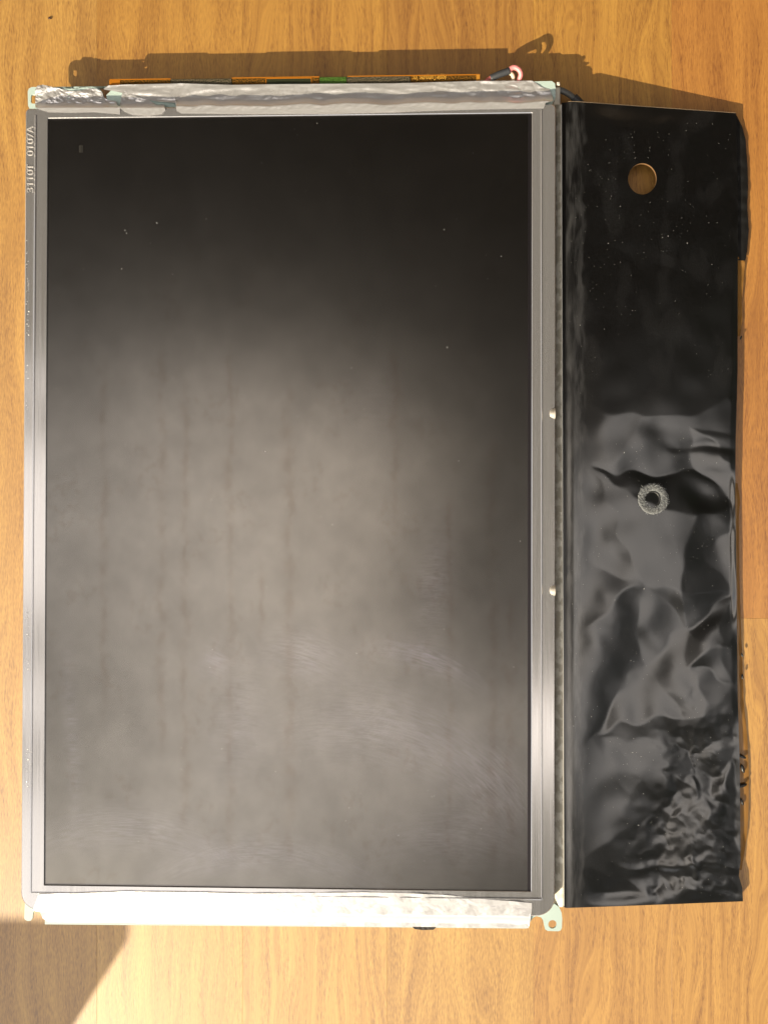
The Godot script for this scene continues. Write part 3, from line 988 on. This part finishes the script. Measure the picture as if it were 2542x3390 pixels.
func flap(p: Node3D, _strip: Node3D) -> void:
	var maps := film_maps()
	var m := plain(1, 1, 1, 0.28)
	m.albedo_texture = maps[0]
	m.metallic_specular = 0.72
	m.clearcoat_enabled = true
	m.clearcoat = 1.0
	m.clearcoat_roughness = 0.18
	var left := [Vector2(338, 1858), Vector2(3004, 1867)]        # v, u
	var right := [Vector2(375, 2436), Vector2(700, 2441), Vector2(1230, 2440), Vector2(1450, 2434), Vector2(1650, 2432), Vector2(1900, 2436), Vector2(2300, 2440), Vector2(2520, 2447), Vector2(2850, 2450), Vector2(2900, 2444), Vector2(2940, 2456), Vector2(2984, 2458)]
	var topc := [Vector2(1858, 340), Vector2(1894, 337), Vector2(2104, 352), Vector2(2435, 375), Vector2(2470, 377)]
	var lowc := [Vector2(1865, 3003), Vector2(1874, 3006), Vector2(2020, 3001), Vector2(2180, 2995), Vector2(2457, 2984), Vector2(2480, 2983)]
	var nu := 116
	var nv := 520
	var warp := noise(FastNoiseLite.TYPE_SIMPLEX, 0.008, 24)
	var soft := noise(FastNoiseLite.TYPE_SIMPLEX, 0.006, 25)
	var field := creases()
	# loose film: flat facets between creases, closer and sharper towards the lower right
	var relief := func(u: float, v: float) -> float:
		var x := clampf((u + 20.0 * warp.get_noise_2d(u * 0.8, v * 0.8) - 1840.0) / 5.0, 0.0, 128.0)
		var y := clampf((v + 20.0 * warp.get_noise_2d(u * 0.8 + 800.0, v * 0.8) - 320.0) / 5.0, 0.0, 538.0)
		var i := int(x)
		var j := int(y)
		var h := lerpf(lerpf(field[j * 130 + i], field[j * 130 + i + 1], x - i), lerpf(field[(j + 1) * 130 + i], field[(j + 1) * 130 + i + 1], x - i), y - j)
		h *= smoothstep(1905.0, 2010.0, u)
		var tight := smoothstep(2040.0, 2260.0, u + 0.25 * (v - 2600.0)) * smoothstep(2050.0, 2500.0, v)
		if tight > 0.0:   # the same folds at a third of the size, in the crumpled corner
			var x2 := pingpong((u + 14.0 * warp.get_noise_2d(u * 2.0, v * 2.0) - 1990.0) * 0.42, 128.0)
			var y2 := clampf((v + 14.0 * warp.get_noise_2d(u * 2.0 + 400.0, v * 2.0)) * 0.42 - 770.0, 0.0, 538.0)
			var i2 := int(x2)
			var j2 := int(y2)
			h += tight * 0.38 * lerpf(lerpf(field[j2 * 130 + i2], field[j2 * 130 + i2 + 1], x2 - i2), lerpf(field[(j2 + 1) * 130 + i2], field[(j2 + 1) * 130 + i2 + 1], x2 - i2), y2 - j2)
		h += 0.10 * soft.get_noise_2d(u, v) * smoothstep(1905.0, 2010.0, u)
		var low_dip := smoothstep(2540.0, 2660.0, v) * smoothstep(3000.0, 2900.0, v)
		h += low_dip * (-1.3 * smoothstep(1930.0, 2150.0, u) + 1.3 * smoothstep(2150.0, 2290.0, u))
		var run := 2270.0 + (v - 1700.0) * 0.30
		h += smoothstep(1640.0, 1780.0, v) * smoothstep(2300.0, 2100.0, v) * (-0.9 * smoothstep(run - 70.0, run + 60.0, u) + 0.9 * smoothstep(run + 60.0, run + 150.0, u))
		h += 0.40 * exp(-pow((v - 2866.0 + 16.0 * warp.get_noise_2d(u * 0.6, 7.0)) / 14.0, 2.0)) * smoothstep(2010.0, 2100.0, u)
		h -= 0.40 * exp(-pow((v - 1487.0 + 0.10 * absf(u - 2300.0) + 14.0 * warp.get_noise_2d(u * 0.6, 17.0)) / 18.0, 2.0)) * smoothstep(2170.0, 2240.0, u)
		return h
	var c1 := Vector2(2125, 592)
	var g := []
	var hole := []
	for j in nv + 1:
		var t := float(j) / nv
		var row := []
		var hr := []
		for i in nu + 1:
			var s := float(i) / nu
			var u := lerpf(1858.0, 2440.0, s)
			var v := lerpf(along(topc, u), along(lowc, u), t)
			u = lerpf(along(left, v), along(right, v), s)
			v = lerpf(along(topc, u), along(lowc, u), t)
			var pt := Vector2(u, v)
			var dd := Vector2((pt.x - c1.x) / 47.0, (pt.y - c1.y) / 51.5)
			var inside := dd.length() < 1.0
			if absf(dd.length() - 1.0) < 0.085:
				dd = dd.normalized()
				pt = c1 + Vector2(dd.x * 47.0, dd.y * 51.5)
				inside = false
			hr.append(inside)
			var fade := smoothstep(0.0, 0.02, minf(minf(t, 1.0 - t), minf(s, 1.0 - s) * 0.6)) * 0.8 + 0.2
			row.append(S(pt.x, pt.y, flap_y(pt.x, pt.y) + relief.call(pt.x, pt.y) * fade))
		g.append(row)
		hole.append(hr)
	var org: Vector3 = g[0][0]
	var span := Vector2(g[nv][nu].x - org.x, g[nv][nu].z - org.z)
	m.uv1_scale = Vector3(1.0 / span.x, 1.0 / span.y, 1)
	m.uv1_offset = Vector3(-org.x / span.x, -org.z / span.y, 0)
	var st := begin(true)
	for j in nv:
		for i in nu:
			if hole[j][i] or hole[j][i + 1] or hole[j + 1][i] or hole[j + 1][i + 1]:
				continue
			quad(st, g[j][i], g[j + 1][i], g[j + 1][i + 1], g[j][i + 1])
	var cover := part("black_film_cover", done(st), m, p, "dusty wrinkled black film over a board")
	# the board under the film, cut for the round hole, gives the edges their thickness
	var edge_mat := plain(0.02, 0.018, 0.016, 0.45)
	var bst := begin()
	var drop := Vector3(0, -0.0012, 0)
	for j in nv:
		quad(bst, g[j][nu], g[j + 1][nu], g[j + 1][nu] * Vector3(1, 0, 1) + Vector3(-0.0002, 0.0012, 0), g[j][nu] * Vector3(1, 0, 1) + Vector3(-0.0002, 0.0012, 0))
		quad(bst, g[j + 1][0], g[j][0], g[j][0] + drop, g[j + 1][0] + drop)
	for i in nu:
		quad(bst, g[0][i + 1], g[0][i], g[0][i] + drop, g[0][i + 1] + drop)
		quad(bst, g[nv][i], g[nv][i + 1], g[nv][i + 1] + drop, g[nv][i] + drop)
	part("cover_edge", done(bst), edge_mat, cover)
	var rim := begin(true)
	var rr := ring(c1, 47.2, 51.7, 48)
	for k in 48:
		var a: Vector2 = rr[k]
		var b: Vector2 = rr[(k + 1) % 48]
		var pa := S(a.x, a.y, flap_y(a.x, a.y) + relief.call(a.x, a.y))
		var pb := S(b.x, b.y, flap_y(b.x, b.y) + relief.call(b.x, b.y))
		quad(rim, pa, pb, pb + drop, pa + drop)
	part("hole_rim", done(rim), plain(0.20, 0.11, 0.05, 0.5), cover)
	# raw pale cut edge of the board along the top
	part("raw_edge", ribbon([Vector2(1880, 335.5), Vector2(1900, 334.5), Vector2(2104, 349.5), Vector2(2434, 373)], [Vector2(1880, 337.5), Vector2(1900, 336.8), Vector2(2104, 352), Vector2(2434, 375)], 40, 1, func(u: float, v: float): return flap_y(u, v) - 0.15, 0.6), plain(0.30, 0.22, 0.14, 0.7), cover)
	# felt ring round the small bolt hole
	var felt := plain(0.15, 0.155, 0.16, 0.95)
	var fc := S(2159, 1652, flap_y(2159, 1652) + 0.3)
	var rst := begin(true)
	var na := 96
	var nr := 8
	var fz := noise(FastNoiseLite.TYPE_SIMPLEX, 1.0, 61, 2)
	var gr := []
	for k in na:
		var an := TAU * k / na
		var row := []
		for q in nr + 1:
			var t := float(q) / nr
			var r := lerpf(0.0038, 0.0077, t)
			var y := 0.0010 * sqrt(clampf(1.0 - pow(2.0 * t - 1.0, 4.0), 0, 1)) + 0.00045 * fz.get_noise_2d(cos(an) * r * 3500.0, sin(an) * r * 3500.0)
			r += 0.00012 * fz.get_noise_2d(an * 14.0, t * 3.0)
			row.append(fc + Vector3(cos(an) * r, y - 0.10 * cos(an) * r, sin(an) * r))
		gr.append(row)
	for k in na:
		for q in nr:
			quad(rst, gr[k][q], gr[(k + 1) % na][q], gr[(k + 1) % na][q + 1], gr[k][q + 1])
	var ringm := part("felt_ring", done(rst), felt, cover, "grey speckled felt ring")
	var fib := begin()
	var r2 := RandomNumberGenerator.new()
	r2.seed = 62
	for k in 900:
		var an := r2.randf() * TAU
		var r := r2.randf_range(0.0036, 0.0079)
		var y := 0.0010 * sqrt(clampf(1.0 - pow(2.0 * (r - 0.0038) / 0.0039 - 1.0, 4.0), 0, 1))
		var o := fc + Vector3(cos(an) * r, y - 0.10 * cos(an) * r, sin(an) * r)
		var d := Vector3(r2.randf_range(-1, 1), r2.randf_range(0.1, 1.0), r2.randf_range(-1, 1)).normalized() * r2.randf_range(0.0004, 0.0009)
		var w := d.cross(Vector3(r2.randf_range(-1, 1), 0.3, r2.randf_range(-1, 1))).normalized() * 0.00005
		quad(fib, o - w, o + w, o + d + w, o + d - w)
	var fb := part("felt_fibre", done(fib), plain(0.36, 0.38, 0.39, 0.9), ringm)
	fb.set_meta("kind", "stuff")
	# bolt hole: a dark bush with a metal lip
	var bush := begin(true)
	var n := 40
	var prof := [Vector2(0.0038, 0.0004), Vector2(0.0036, 0.0006), Vector2(0.0033, 0.0003), Vector2(0.0032, -0.0026)]
	for i in prof.size() - 1:
		for k in n:
			var f := func(q: Vector2, an: float) -> Vector3: return fc + Vector3(cos(an) * q.x - 0.0003, q.y, sin(an) * q.x)
			var a0 := TAU * k / n
			var a1 := TAU * (k + 1) / n
			quad(bush, f.call(prof[i], a0), f.call(prof[i], a1), f.call(prof[i + 1], a1), f.call(prof[i + 1], a0))
	part("bolt_bush", done(bush), plain(0.06, 0.06, 0.06, 0.4, 0.6), cover)
	var floor_ := begin()
	for k in n:
		var a0 := TAU * k / n
		var a1 := TAU * (k + 1) / n
		var b := fc + Vector3(-0.0003, -0.0026, 0)
		tri(floor_, b, b + Vector3(cos(a1), 0, sin(a1)) * 0.0033, b + Vector3(cos(a0), 0, sin(a0)) * 0.0033)
	part("bolt_hole_floor", done(floor_), plain(0.010, 0.004, 0.004, 0.6), cover)
	# film ends that stick out past the right edge
	var bl := plain(0.012, 0.012, 0.012, 0.35)
	var am := plain(0.30, 0.15, 0.04, 0.25)
	var ed := func(outer: Array, called: String, mat: Material, base: float, label: String):
		var stt := begin(true)
		var prev := []
		var o0: float = outer[0].y
		var o1: float = outer[-1].y
		var sw := []
		for e in outer:
			sw.append(Vector2(e.y, e.x))
		for k in 61:
			var v := lerpf(o0, o1, k / 60.0)
			var uo := along(sw, v)
			var ui := along(right, v) - 8.0
			var row := []
			for q in 6:
				var t := q / 5.0
				row.append(S(lerpf(ui, uo, t), v, base + 0.5 * sin(t * PI) + 0.35 * soft.get_noise_2d(t * 80.0, v * 3.0) * t))
			if prev.size():
				for q in 5:
					quad(stt, prev[q], row[q], row[q + 1], prev[q + 1])
					quad(stt, prev[q + 1] - Vector3(0, 0.00008, 0), row[q + 1] - Vector3(0, 0.00008, 0), row[q] - Vector3(0, 0.00008, 0), prev[q] - Vector3(0, 0.00008, 0))
			prev = row
		part(called, done(stt), mat, cover, label)
	ed.call([Vector2(2437, 382), Vector2(2456, 420), Vector2(2466, 460), Vector2(2473, 548), Vector2(2475, 620), Vector2(2472, 680), Vector2(2477, 760), Vector2(2472, 830), Vector2(2466, 862)], "film_end", bl, 1.6, "black film end bulging past the right edge")
	ed.call([Vector2(2446, 850), Vector2(2465, 866), Vector2(2460, 930), Vector2(2454, 1000), Vector2(2456, 1060), Vector2(2449, 1112)], "film_end", am, 1.5, "amber film end past the upper right edge")
	ed.call([Vector2(2440, 1600), Vector2(2449, 1660), Vector2(2444, 1700), Vector2(2446, 1900), Vector2(2450, 2010), Vector2(2450, 2050), Vector2(2456, 2180), Vector2(2461, 2330), Vector2(2473, 2450), Vector2(2478, 2560), Vector2(2476, 2700), Vector2(2472, 2760), Vector2(2460, 2840), Vector2(2454, 2880)], "film_end", am, 1.2, "long amber film end past the lower right edge")
	for e in [[2451, 1118, 5], [2455, 2168, 5], [2456, 2240, 6], [2456, 2505, 9], [2457, 2545, 10], [2457, 2600, 10], [2455, 2655, 8]]:
		var o := S(e[0], e[1], 2.6)
		var s := SphereMesh.new()
		s.radius = e[2] * 0.00011
		s.height = s.radius * 1.5
		s.radial_segments = 9
		s.rings = 5
		var t := part("tape_crumb", s, bl, cover)
		t.position = o
		t.scale = Vector3(0.8, 0.9, 2.1)
		t.rotation.y = e[1]

# heights of crumpled film on a 5-pixel grid over the board: random points, flat triangles between them, edges rounded off
func creases() -> PackedFloat32Array:
	var w := 130
	var h := 540
	var r := RandomNumberGenerator.new()
	r.seed = 404
	var pts := PackedVector2Array()
	var hs := PackedFloat32Array()
	var tries := 0
	while tries < 9000:
		tries += 1
		var u := r.randf_range(1820, 2500)
		var v := r.randf_range(300, 3030)
		var crowd := smoothstep(1950.0, 2280.0, u + 0.2 * (v - 2500.0)) * smoothstep(1850.0, 2500.0, v)
		var gap := lerpf(lerpf(330.0, 230.0, smoothstep(900.0, 1700.0, v)), 72.0, crowd)
		if u > 2250.0 and v > 1400.0:
			gap = minf(gap, 120.0)
		var ok := true
		for q in pts:
			if absf(q.y - v) < gap and Vector2(q.x, q.y).distance_to(Vector2(u, v)) < gap:
				ok = false
				break
		if ok:
			pts.append(Vector2(u, v))
			hs.append(r.randf_range(-1, 1) * gap * lerpf(0.013, 0.017, crowd) * lerpf(0.25, 1.0, smoothstep(900.0, 1600.0, v)))
	for c in [Vector2(1700, 200), Vector2(2700, 200), Vector2(1700, 3200), Vector2(2700, 3200)]:
		pts.append(c)
		hs.append(0.0)
	var out := PackedFloat32Array()
	out.resize(w * h)
	var ids := Geometry2D.triangulate_delaunay(pts)
	for i in range(0, ids.size(), 3):
		var a := pts[ids[i]]
		var b := pts[ids[i + 1]]
		var c := pts[ids[i + 2]]
		var lo := a.min(b).min(c)
		var hi := a.max(b).max(c)
		var den := (b - a).cross(c - a)
		if absf(den) < 1e-3:
			continue
		for y in range(maxi(0, int((lo.y - 320.0) / 5.0)), mini(h - 1, int((hi.y - 320.0) / 5.0) + 1) + 1):
			for x in range(maxi(0, int((lo.x - 1840.0) / 5.0)), mini(w - 1, int((hi.x - 1840.0) / 5.0) + 1) + 1):
				var p := Vector2(1840.0 + x * 5.0, 320.0 + y * 5.0)
				var kb := (p - a).cross(c - a) / den
				var kc := (b - a).cross(p - a) / den
				if kb >= -1e-4 and kc >= -1e-4 and kb + kc <= 1.0001:
					out[y * w + x] = hs[ids[i]] * (1.0 - kb - kc) + hs[ids[i + 1]] * kb + hs[ids[i + 2]] * kc
	for pass_ in 1:
		var src := out.duplicate()
		for y in range(1, h - 1):
			for x in range(1, w - 1):
				var k := y * w + x
				out[k] = (src[k] * 8.0 + src[k - 1] + src[k + 1] + src[k - w] + src[k + w]) / 12.0
	return out

func lint(p: Node3D) -> void:
	# pale dust flecks and short fibres on the screen and on the film
	var r := RandomNumberGenerator.new()
	r.seed = 91
	var mat := plain(0.40, 0.40, 0.39, 0.9)
	var st := begin()
	var cover := p.get_node("black_film_cover")
	var nz := noise(FastNoiseLite.TYPE_SIMPLEX, 0.003, 92, 2)
	for k in 1200:
		var u := r.randf_range(1880, 2425)
		var v := r.randf_range(400, 2970)
		if nz.get_noise_2d(u, v) < r.randf_range(-0.6, 0.5) or Vector2(u - 2125, v - 592).length() < 70 or Vector2(u - 2159, v - 1652).length() < 70:
			continue
		speck(st, S(u, v, flap_y(u, v) + 1.0), r, r.randf_range(0.00005, 0.00011) * (2.0 if r.randf() < 0.06 else 1.0))
	var a := part("dust_speck", done(st), mat, cover)
	a.set_meta("kind", "stuff")
	st = begin()
	for k in 80:
		speck(st, S(r.randf_range(185, 1735), r.randf_range(410, 2900), 16.94), r, r.randf_range(0.00004, 0.00010) * (1.8 if r.randf() < 0.08 else 1.0))
	for e in [[415, 762], [420, 772], [404, 890], [520, 738], [1050, 408], [1480, 1150], [1470, 760]]:
		speck(st, S(e[0], e[1], 16.94), r, 0.00022)
	var b := part("dust_speck", done(st), mat, p.get_node("screen"))
	b.set_meta("kind", "stuff")
	# scratches and nicks on the left rail
	st = begin()
	for k in 70:
		var v: float = [1015.0, 1310.0, 2120.0, 2560.0, 900.0][r.randi() % 5] + r.randf_range(-110, 110)
		speck(st, S(r.randf_range(88, 98), v, 17.53), r, r.randf_range(0.00008, 0.0002))
	var c := part("scratch", done(st), plain(0.9, 0.88, 0.84, 0.35, 1.0), p.get_node("frame"))
	c.set_meta("kind", "stuff")

func speck(st: SurfaceTool, o: Vector3, r: RandomNumberGenerator, s: float) -> void:
	var g := r.randf() * TAU
	var l := s * r.randf_range(1.0, 2.4)
	var a := Vector3(cos(g), 0, sin(g)) * l
	var b := Vector3(-sin(g), 0, cos(g)) * s
	var t := Vector3(0, s * 0.9, 0)
	tri(st, o - a, o + b, o + t)
	tri(st, o + b, o + a, o + t)
	tri(st, o + a, o - b, o + t)
	tri(st, o - b, o - a, o + t)

func crumbs() -> void:
	var st := begin(true)
	var n := noise(FastNoiseLite.TYPE_SIMPLEX, 1.0, 8, 2)
	var at := S(167, 61, 0.0)
	var f := func(i: int, k: int) -> Vector3:
		var la := PI * (i / 8.0 - 0.5)
		var lo := TAU * k / 12.0
		var d := Vector3(cos(la) * cos(lo), sin(la), cos(la) * sin(lo))
		var s := 1.0 + 0.3 * n.get_noise_3d(d.x * 2.0, d.y * 2.0, d.z * 2.0)
		return at + Vector3(d.x * 0.00085 * s, 0.0004 + d.y * 0.00042, d.z * 0.00055 * s + 0.0004 * d.x * d.x)
	for i in 8:
		for k in 12:
			quad(st, f.call(i, k), f.call(i + 1, k), f.call(i + 1, k + 1), f.call(i, k + 1))
	var o := part("crumb", done(st), plain(0.05, 0.018, 0.008, 0.6), self)
	o.set_meta("label", "tiny dark brown crumb on the bare table above the panel's left corner")
	o.set_meta("category", "crumb")
